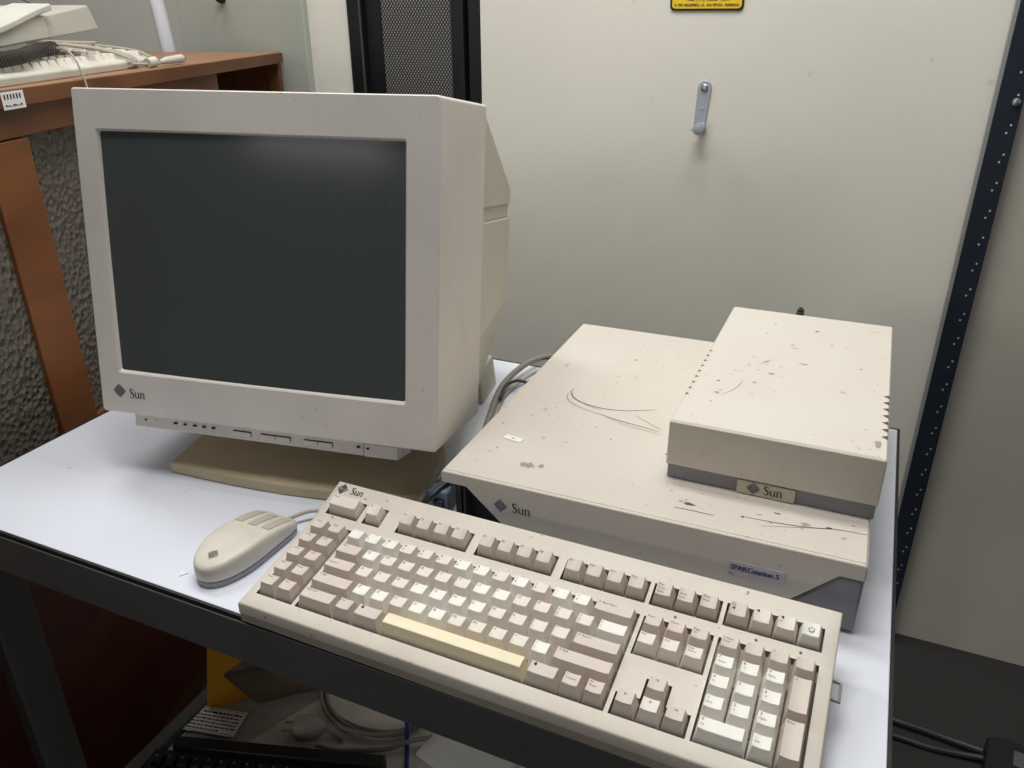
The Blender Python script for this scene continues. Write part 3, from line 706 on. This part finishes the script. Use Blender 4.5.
b = MB(); b.box(.02,LN-.016,.004,.03,.05,LD-.02); b.build('lower_front', 'wood_dark', cb)
def door(x0, x1, yd, l0, l1):
    b = MB()
    b.box(x0,x0+l0,yd,yd+.018,LD-.018,CT-.062); b.box(x1-l1,x1,yd,yd+.018,LD-.018,CT-.062); b.box(x0+l0,x1-l1,yd,yd+.018,LD-.018,LD+.05)
    d_ = b.build('door', 'wood_stile', cb, bevel=.0015)
    b = MB(); b.box(x0+l0,x1-l1,yd+.006,yd+.011,LD+.05,CT-.062); b.build('pane', 'hammered_glass', d_)
door(.03,.492,.006,.06,.078); door(.47,.95,.028,.03,.05)
b = MB(); b.X = Matrix.Translation((.468,-.0052,CT-.0135)); b.box(-.020,.020,-.0006,0,-.0105,.0105)
for k in range(6): b.box(-.016+k*.0055,-.0135+k*.0055,-.0009,-.0006,.0015,.0075,1)
for k in range(7): b.box(-.016+k*.0045,-.0130+k*.0045+(k%2)*.0006,-.0009,-.0006,-.0070,-.0045-(k%3)*.0008,1)
# sticker is turned to read from the front
e = b.build('inventory_sticker', ['paper_white','ink_dark'], cb); e['label'] = 'small white printed sticker on the lip'

def cab(s, y, z=0): return cb.matrix_basis @ Vector((s, y, CT+z))
crot = cb.rotation_euler.z
cb_m = Matrix.Translation(cb.location) @ Matrix.Rotation(crot, 4, 'Z')
def cabw(s, y, z=0): return cb_m @ Vector((s, y, CT+z))
# spare keyboard wrapped in its cable
k2 = thing('keyboard', 'cream keyboard wrapped in its cable on top of the wooden cabinet', 'keyboard', cabw(.425,.010), crot+.075)
b = MB(); b.loft([[(0,0,0),(.475,0,0),(.475,.165,0),(0,.165,0)],[(-.001,-.001,.010),(.476,-.001,.010),(.476,.166,.026),(-.001,.166,.026)],[(.002,.002,.0135),(.473,.002,.0135),(.473,.163,.031),(.002,.163,.031)]])
b.build('case', 'phone_grey', k2, bevel=.0015)
rr = random.Random(3)
keyproto = None
for j in range(5):
    for i in range(22):
        if i in (14,18): continue
        x_, y_ = .012+i*.0205, .018+j*.0225; z_ = .0135+(y_/.165)*.0175
        if keyproto is None:
            b = MB(); b.loft([[(x,y,0) for x,y in ((0,0),(.019,0),(.019,.0205),(0,.0205))],[(x,y,.0095) for x,y in ((.0028,.004),(.0162,.004),(.0162,.0195),(.0028,.0195))]])
            keyproto = b.build('key', 'key_light', k2, loc=(x_,y_,z_-.001), bevel=.0006)
        else:
            c = keyproto.copy(); C.objects.link(c); c.location = (x_,y_,z_-.001)
b = MB()
for k,xo in enumerate((.385,.395,.403)):
    pts = [(xo,.17,.02),(xo+.004,.165,.040),(xo+.002,.09,.034),(xo-.004,.03,.026),(xo-.01,-.004,.016),(xo-.012,-.006,.004),(xo-.006,.02,-.0005+.003)]
    b.tube(smooth_path(pts), .0023)
b.tube(smooth_path([(.46,.16,.034),(.466,.10,.032),(.462,.03,.024),(.450,-.004,.014)]), .0023)
b.tube(smooth_path([(.24,.15,.042),(.32,.14,.044),(.40,.12,.040),(.47,.10,.036)]), .0023)
b.tube(smooth_path([(.375,-.004,.008),(.40,-.022,.006),(.43,-.03,.006),(.452,-.03,.007)]), .0023)
cbk = b.build('cable', 'cable_beige', k2)
b = MB(); b.tube([(.425,-.030,.008),(.447,-.032,.009),(.452,-.032,.009),(.492,-.034,.009),(.498,-.034,.009)], [.003,.0062,.0058,.0070,.0070], 0, 14)
b.tube([(.397,-.022,.008),(.415,-.026,.009)], [.0075,.0085], 0, 14); e = b.build('connector', 'phone_grey', cbk)
b = MB(); b.tube([(.498,-.034,.009),(.506,-.0345,.009)], .0052, 0, 12); b.build('contact_ring', 'screw', cbk)
# telephone lying on the spare keyboard
ph = thing('telephone', 'pale grey desk telephone lying on the keyboard on the cabinet', 'telephone', cabw(.645,.052,.051), crot+.10)
ph.rotation_euler = (0, -R(3.5), crot+.10)
b = MB(); b.loft([[(0,0,0),(.135,-.004,0),(.14,.20,0),(0,.20,0)],[(.006,.010,.030),(.130,.004,.036),(.135,.19,.036),(.006,.19,.030)]]); 
b.build('rear_housing', 'phone_side', ph, bevel=.003)
b = MB(); sec_ = [(-.20,.0),(.0,.0),(.0,.030),(-.03,.032),(-.10,.020),(-.20,.008)]
b.prism(sec_, lambda x,z,y:(x,y,z), .0, .20); b.build('body', 'phone_grey', ph, bevel=.003)
b = MB(); cr_ = smooth_path([(.012,0,.036),(-.03,0,.031),(-.09,0,.021),(-.16,0,.012),(-.21,0,.009)],5)
b.loft([[(p.x,-.006,p.z),(p.x,.05,p.z+.004),(p.x,.05,p.z+.010),(p.x,-.006,p.z+.009)] for p in cr_]); b.build('cradle', 'phone_grey', ph, bevel=.002)
b = MB(); b.tube(smooth_path([(-.20,.16,.075),(-.11,.155,.078),(-.02,.15,.070)]), [.017]*4+[.013]*9+[.016]*4, 0, 14); hs = b.build('handset', 'phone_grey', ph)
b = MB(); b.lathe([(.026,.030),(.027,.046),(.022,.066)],0,18,(-.185,.16,0)); b.lathe([(.026,.030),(.027,.046),(.022,.066)],0,18,(-.03,.152,0)); b.build('earpiece', 'phone_grey', hs)
# coiled cord bunched under the telephone
b = MB(); pts = []
for k in range(420):
    t = k/420; a = t*2*math.pi*46
    pts.append((-.235+.235*t, -.004+.008*math.cos(a)+.006*math.sin(9*t), -.012+.0085*math.sin(a)))
b.tube(pts, .0016, 0, 5); e = b.build('coiled_cord', 'cord_grey', ph); e['label'] = 'dark coiled handset cord'
b = MB(); b.tube(smooth_path([(-.02,.10,.052),(.005,.075,.060),(.020,.045,.052),(.022,.02,.040)]), .0011); b.build('wire_loop', 'cord_grey', ph)
p0, p1, p2, p3 = cabw(.625,.030,.040), cabw(.620,.012,.036), cabw(.610,-.006,.018), cabw(.605,-.016,-.02)
b = MB(); b.tube(smooth_path([p0,p1,p2,p3,cabw(.603,-.017,-.10)]), .0016, 0, 6); tag(b.build('thin_wire', 'cable_beige'), 'thin pale wire hanging over the edge of the wooden cabinet', 'wire')

# ------------------------------------------------------------------ on the lower shelf
def sheet(name, mats, parent, corners, nx, ny, th, z0, wave, seed, loc_m=0, build_kw={}):
    rr = random.Random(seed); ph_ = [rr.random()*6.28 for _ in range(6)]
    b = MB(); A_,B_,C_,D_ = [Vector(c) for c in corners]; top = []; bot = []
    nv = ((B_-A_).cross(D_-A_)+(C_-B_).cross(C_-D_)).normalized(); nv = nv if nv.z > 0 else -nv
    for j in range(ny+1):
        rt, rb = [], []
        for i in range(nx+1):
            s,t = i/nx, j/ny
            p = A_*(1-s)*(1-t)+B_*s*(1-t)+C_*s*t+D_*(1-s)*t
            edge = min(s,1-s,t,1-t)*2
            h = wave*(.5+.5*math.sin(5*s+3*t+ph_[0]))*(.4+.6*edge) + wave*.5*(.5+.5*math.sin(11*t-6*s+ph_[1]))*edge
            puff = th*(.25+.75*min(1,edge*2.5))
            rb.append(b.v(p+nv*(z0+h))); rt.append(b.v(p+nv*(z0+h+puff)))
        top.append(rt); bot.append(rb)
    for j in range(ny):
        for i in range(nx):
            b.f((top[j][i],top[j][i+1],top[j+1][i+1],top[j+1][i]),loc_m); b.f((bot[j][i],bot[j+1][i],bot[j+1][i+1],bot[j][i+1]),loc_m)
    for j in range(ny):
        b.f((top[j][0],top[j+1][0],bot[j+1][0],bot[j][0]),loc_m); b.f((top[j][-1],bot[j][-1],bot[j+1][-1],top[j+1][-1]),loc_m)
    for i in range(nx):
        b.f((top[0][i],bot[0][i],bot[0][i+1],top[0][i+1]),loc_m); b.f((top[-1][i],top[-1][i+1],bot[-1][i+1],bot[-1][i]),loc_m)
    return b.build(name, mats, parent, smooth=60)
# clear plastic bag holding a printed slip
pb = sheet('plastic_bag', 'poly_bag', None, [(-.945,-.445,SH),(-.855,-.425,SH),(-.775,-.235,SH),(-.935,-.30,SH)], 24, 24, .002, .0006, .003, 4)
tag(pb, 'crumpled clear plastic bag lying on the lower shelf beneath the envelope', 'bag')
sl = thing('printed_slip', 'white printed paper slip with small text on the lower shelf', 'paper', (-.915,-.388,SH+.0075), R(13))
b = MB(); b.box(-.045,.045,-.025,.025,0,.0006); b.box(-.042,.042,-.0222,-.0218,.0006,.0009,1); b.box(-.042,.042,.0218,.0222,.0006,.0009,1)
spp = b.build('sheet', ['paper_white','ink'], sl)
b = MB()
rr = random.Random(8)                    # lines of print too small to read
for k in range(6):
    x = -.040 + (.012 if k == 0 else 0)
    while x < .036 - (.02 if k == 5 else 0):
        w_ = rr.uniform(.0025,.009); hgt = .0042 if k == 0 else .0028
        b.box(x,min(x+w_,.040),.0135-k*.0066,.0135-k*.0066+hgt*rr.uniform(.7,1),.0006,.0009); x += w_+.0016
b.build('lettering', 'ink_dark', spp)
en = sheet('padded_envelope', 'envelope', None, [(-.949,-.372,SH+.0015),(-.884,-.312,SH+.0015),(-.835,-.290,SH+.235),(-.918,-.350,SH+.235)], 16, 16, .008, .0, .004, 9)
tag(en, 'orange padded envelope standing on the lower shelf under the desk', 'envelope')
b = MB(); A0 = Vector((-.9475,-.3605,SH+.0195)); 
ast = sheet('antistatic_bag', ['antistatic','antistatic_gold'], None, [(-.872,-.338,SH+.002),(-.780,-.262,SH+.002),(-.775,-.250,SH+.16),(-.915,-.362,SH+.070)], 22, 18, .005, -.016, .006, 21)
tag(ast, 'shiny grey antistatic bag leaning against the orange envelope', 'bag')
b.bm.free()
# power plug
pg = thing('power_plug', 'grey two pin mains plug lying on the lower shelf', 'plug', (-.765,-.345,SH+.017), R(25))
b = MB(); b.loft([[(-.018+dx, s*y, z) for y,z in rrect(-.014,.014,-.0155,.0155,.008,3)] for dx,s in ((0,1),)]+[[(dx, y*k, z*k) for y,z in rrect(-.016,.016,-.0165,.0165,.009,3)] for dx,k in ((-.010,1),(.008,1),(.020,.75),(.030,.4))]); b.build('body', 'plug_grey', pg, bevel=.001)
for yy_ in (-.0085,.0085):
    b = MB(); b.tube([(-.018,yy_,.003),(-.036,yy_,.003)], .0022, 0, 10); b.build('pin', 'brass', pg)
b = MB(); b.tube(smooth_path([(.026,0,0),(.042,-.004,-.008),(.06,-.016,-.0125)]), .0035); b.build('cord', 'cable_grey', pg)
# coiled cable
b = MB()
pts = []
for k in range(110):
    a = k/110*2*math.pi*3.0; r0 = .078+.013*(k/110)+.004*math.sin(a*2.3)
    pts.append((-.702+1.25*r0*math.cos(a)*.95, -.225+r0*math.sin(a), SH+.004+.0035*(k//36)))
b.tube(pts, .0034, 0, 8); cc_ = b.build('coiled_cable', 'cable_grey'); tag(cc_, 'loops of grey cable coiled on the lower shelf', 'cable')
cable('blue_cable', 'dark blue network cable hanging behind the desk front rail', [(-.632,-.200,.28),(-.628,-.245,.14),(-.624,-.268,.05),(-.612,-.292,.006),(-.590,-.330,.004),(-.56,-.39,.004)], .0034, 'cable_blue', z=SH)
cable('grey_cord', 'grey cord lying across the lower shelf beside the blue cable', [(-.735,-.362,.010),(-.70,-.352,.0042),(-.668,-.338,.0042),(-.63,-.322,.0075),(-.60,-.296,.0125),(-.575,-.275,.009),(-.54,-.24,.006)], .0038, 'cable_grey', z=SH)
wb = sheet('white_bag', 'paper_white', None, [(-.585,-.31,SH),(-.45,-.345,SH),(-.42,-.18,SH),(-.572,-.20,SH)], 16, 16, .03, .001, .004, 33)
tag(wb, 'white plastic sack at the right side of lower shelf', 'bag')
# black keyboard on the lower shelf
k3 = thing('keyboard', 'black keyboard partly in view on the shelf under the desk', 'keyboard', (-.911,-.600,SH+.0005), R(17.5))
b = MB(); b.loft([[(0,0,0),(.36,0,0),(.36,.13,0),(0,.13,0)],[(0,0,.012),(.36,0,.012),(.36,.13,.024),(0,.13,.024)]]); b.box(.030,.36,.128,.148,.0,.034); b.build('case', 'black', k3, bevel=.002)
pr = None
for j in range(5):
    for i in range(17):
        x_, y_ = .008+i*.0204, .008+j*.0225; z_ = .0115+(y_/.13)*.012
        if pr is None:
            b = MB(); b.loft([[(x,y,0) for x,y in ((0,0),(.0185,0),(.0185,.0205),(0,.0205))],[(x,y,.0085) for x,y in ((.0028,.004),(.0157,.004),(.0157,.0195),(.0028,.0195))]])
            b.text('A', .005, lambda x,y: Vector((.0040+x,.0135+y,.0087)), 1)
            pr = b.build('key', ['black','badge_grey'], k3, loc=(x_,y_,z_), bevel=.0006)
        else:
            c = pr.copy(); C.objects.link(c); c.location = (x_,y_,z_)

# ------------------------------------------------------------------ floor at the lower right
b = MB(); b.tube(smooth_path([(.00,.26,.006),(.06,.245,.006),(.121,.234,.010),(.162,.232,.010),(.212,.227,.010),(.262,.217,.016)]), .0055)
tag(b.build('floor_cable', 'cable_dark'), 'black cable on the dark floor, farther of the two by the wall', 'cable')
b = MB(); b.tube(smooth_path([(.00,.19,.006),(.06,.195,.006),(.122,.200,.006),(.178,.198,.006),(.230,.203,.008),(.262,.205,.012)]), .0055)
tag(b.build('floor_cable', 'cable_dark'), 'black cable on the dark floor, nearer of the two to the desk', 'cable')
ps = thing('power_strip', 'black plastic power block on the floor at lower right', 'power strip', (.318,.205,0), R(-8))
b = MB(); b.prism([(-.055,0),(.06,0),(.06,.030),(.045,.042),(-.03,.042),(-.055,.030)], lambda x,z,y:(x,y,z), -.06, .03); b.build('housing', 'black', ps, bevel=.004)
b = MB(); b.box(-.015,.025,-.03,.005,.042,.0445); b.build('switch', 'desk_steel', ps, bevel=.001)
cable('leaning_lead', 'dark lead rising from the black power block at lower right', [(.328,.225,.050),(.338,.262,.12),(.352,.320,.24),(.365,.40,.40)], .006, 'cable_dark', z=0)

# ------------------------------------------------------------------ light
def area(name, loc, size, sy, power, col=(1,1,1), rot=(0,0,0)):
    l = bpy.data.lights.new(name, 'AREA'); l.shape = 'RECTANGLE'; l.size = size; l.size_y = sy; l.energy = power; l.color = col
    o = bpy.data.objects.new(name, l); C.objects.link(o); o.location = loc; o.rotation_euler = rot; return o
LC = (1,.99,.975)
area('unseen_ceiling_lamp', (-.50,-.58,2.55), .9, .40, 16, LC)
area('unseen_ceiling_lamp', (-.30,-.02,2.55), .9, .30, 12, LC)  # unseen lamp, added to brighten the wall and upward faces
area('unseen_ceiling_lamp', (-1.55,.08,2.55), .9, .30, 12.5, LC)  # unseen lamp, added to brighten the left side and shadow the stand
area('unseen_ceiling_lamp', (-2.3,-5.8,2.35), 1.2, .7, 25, LC, (R(55),0,R(-15)))
w = bpy.data.worlds.new('world'); bpy.context.scene.world = w; w.use_nodes = True
bg = w.node_tree.nodes['Background']; bg.inputs[0].default_value = (1,.995,.985,1); bg.inputs[1].default_value = .14
vs3 = bpy.context.scene.view_settings
vs3.view_transform = 'Standard'; vs3.look = 'None'; vs3.gamma = 1; vs3.use_curve_mapping = False; vs3.exposure = 0
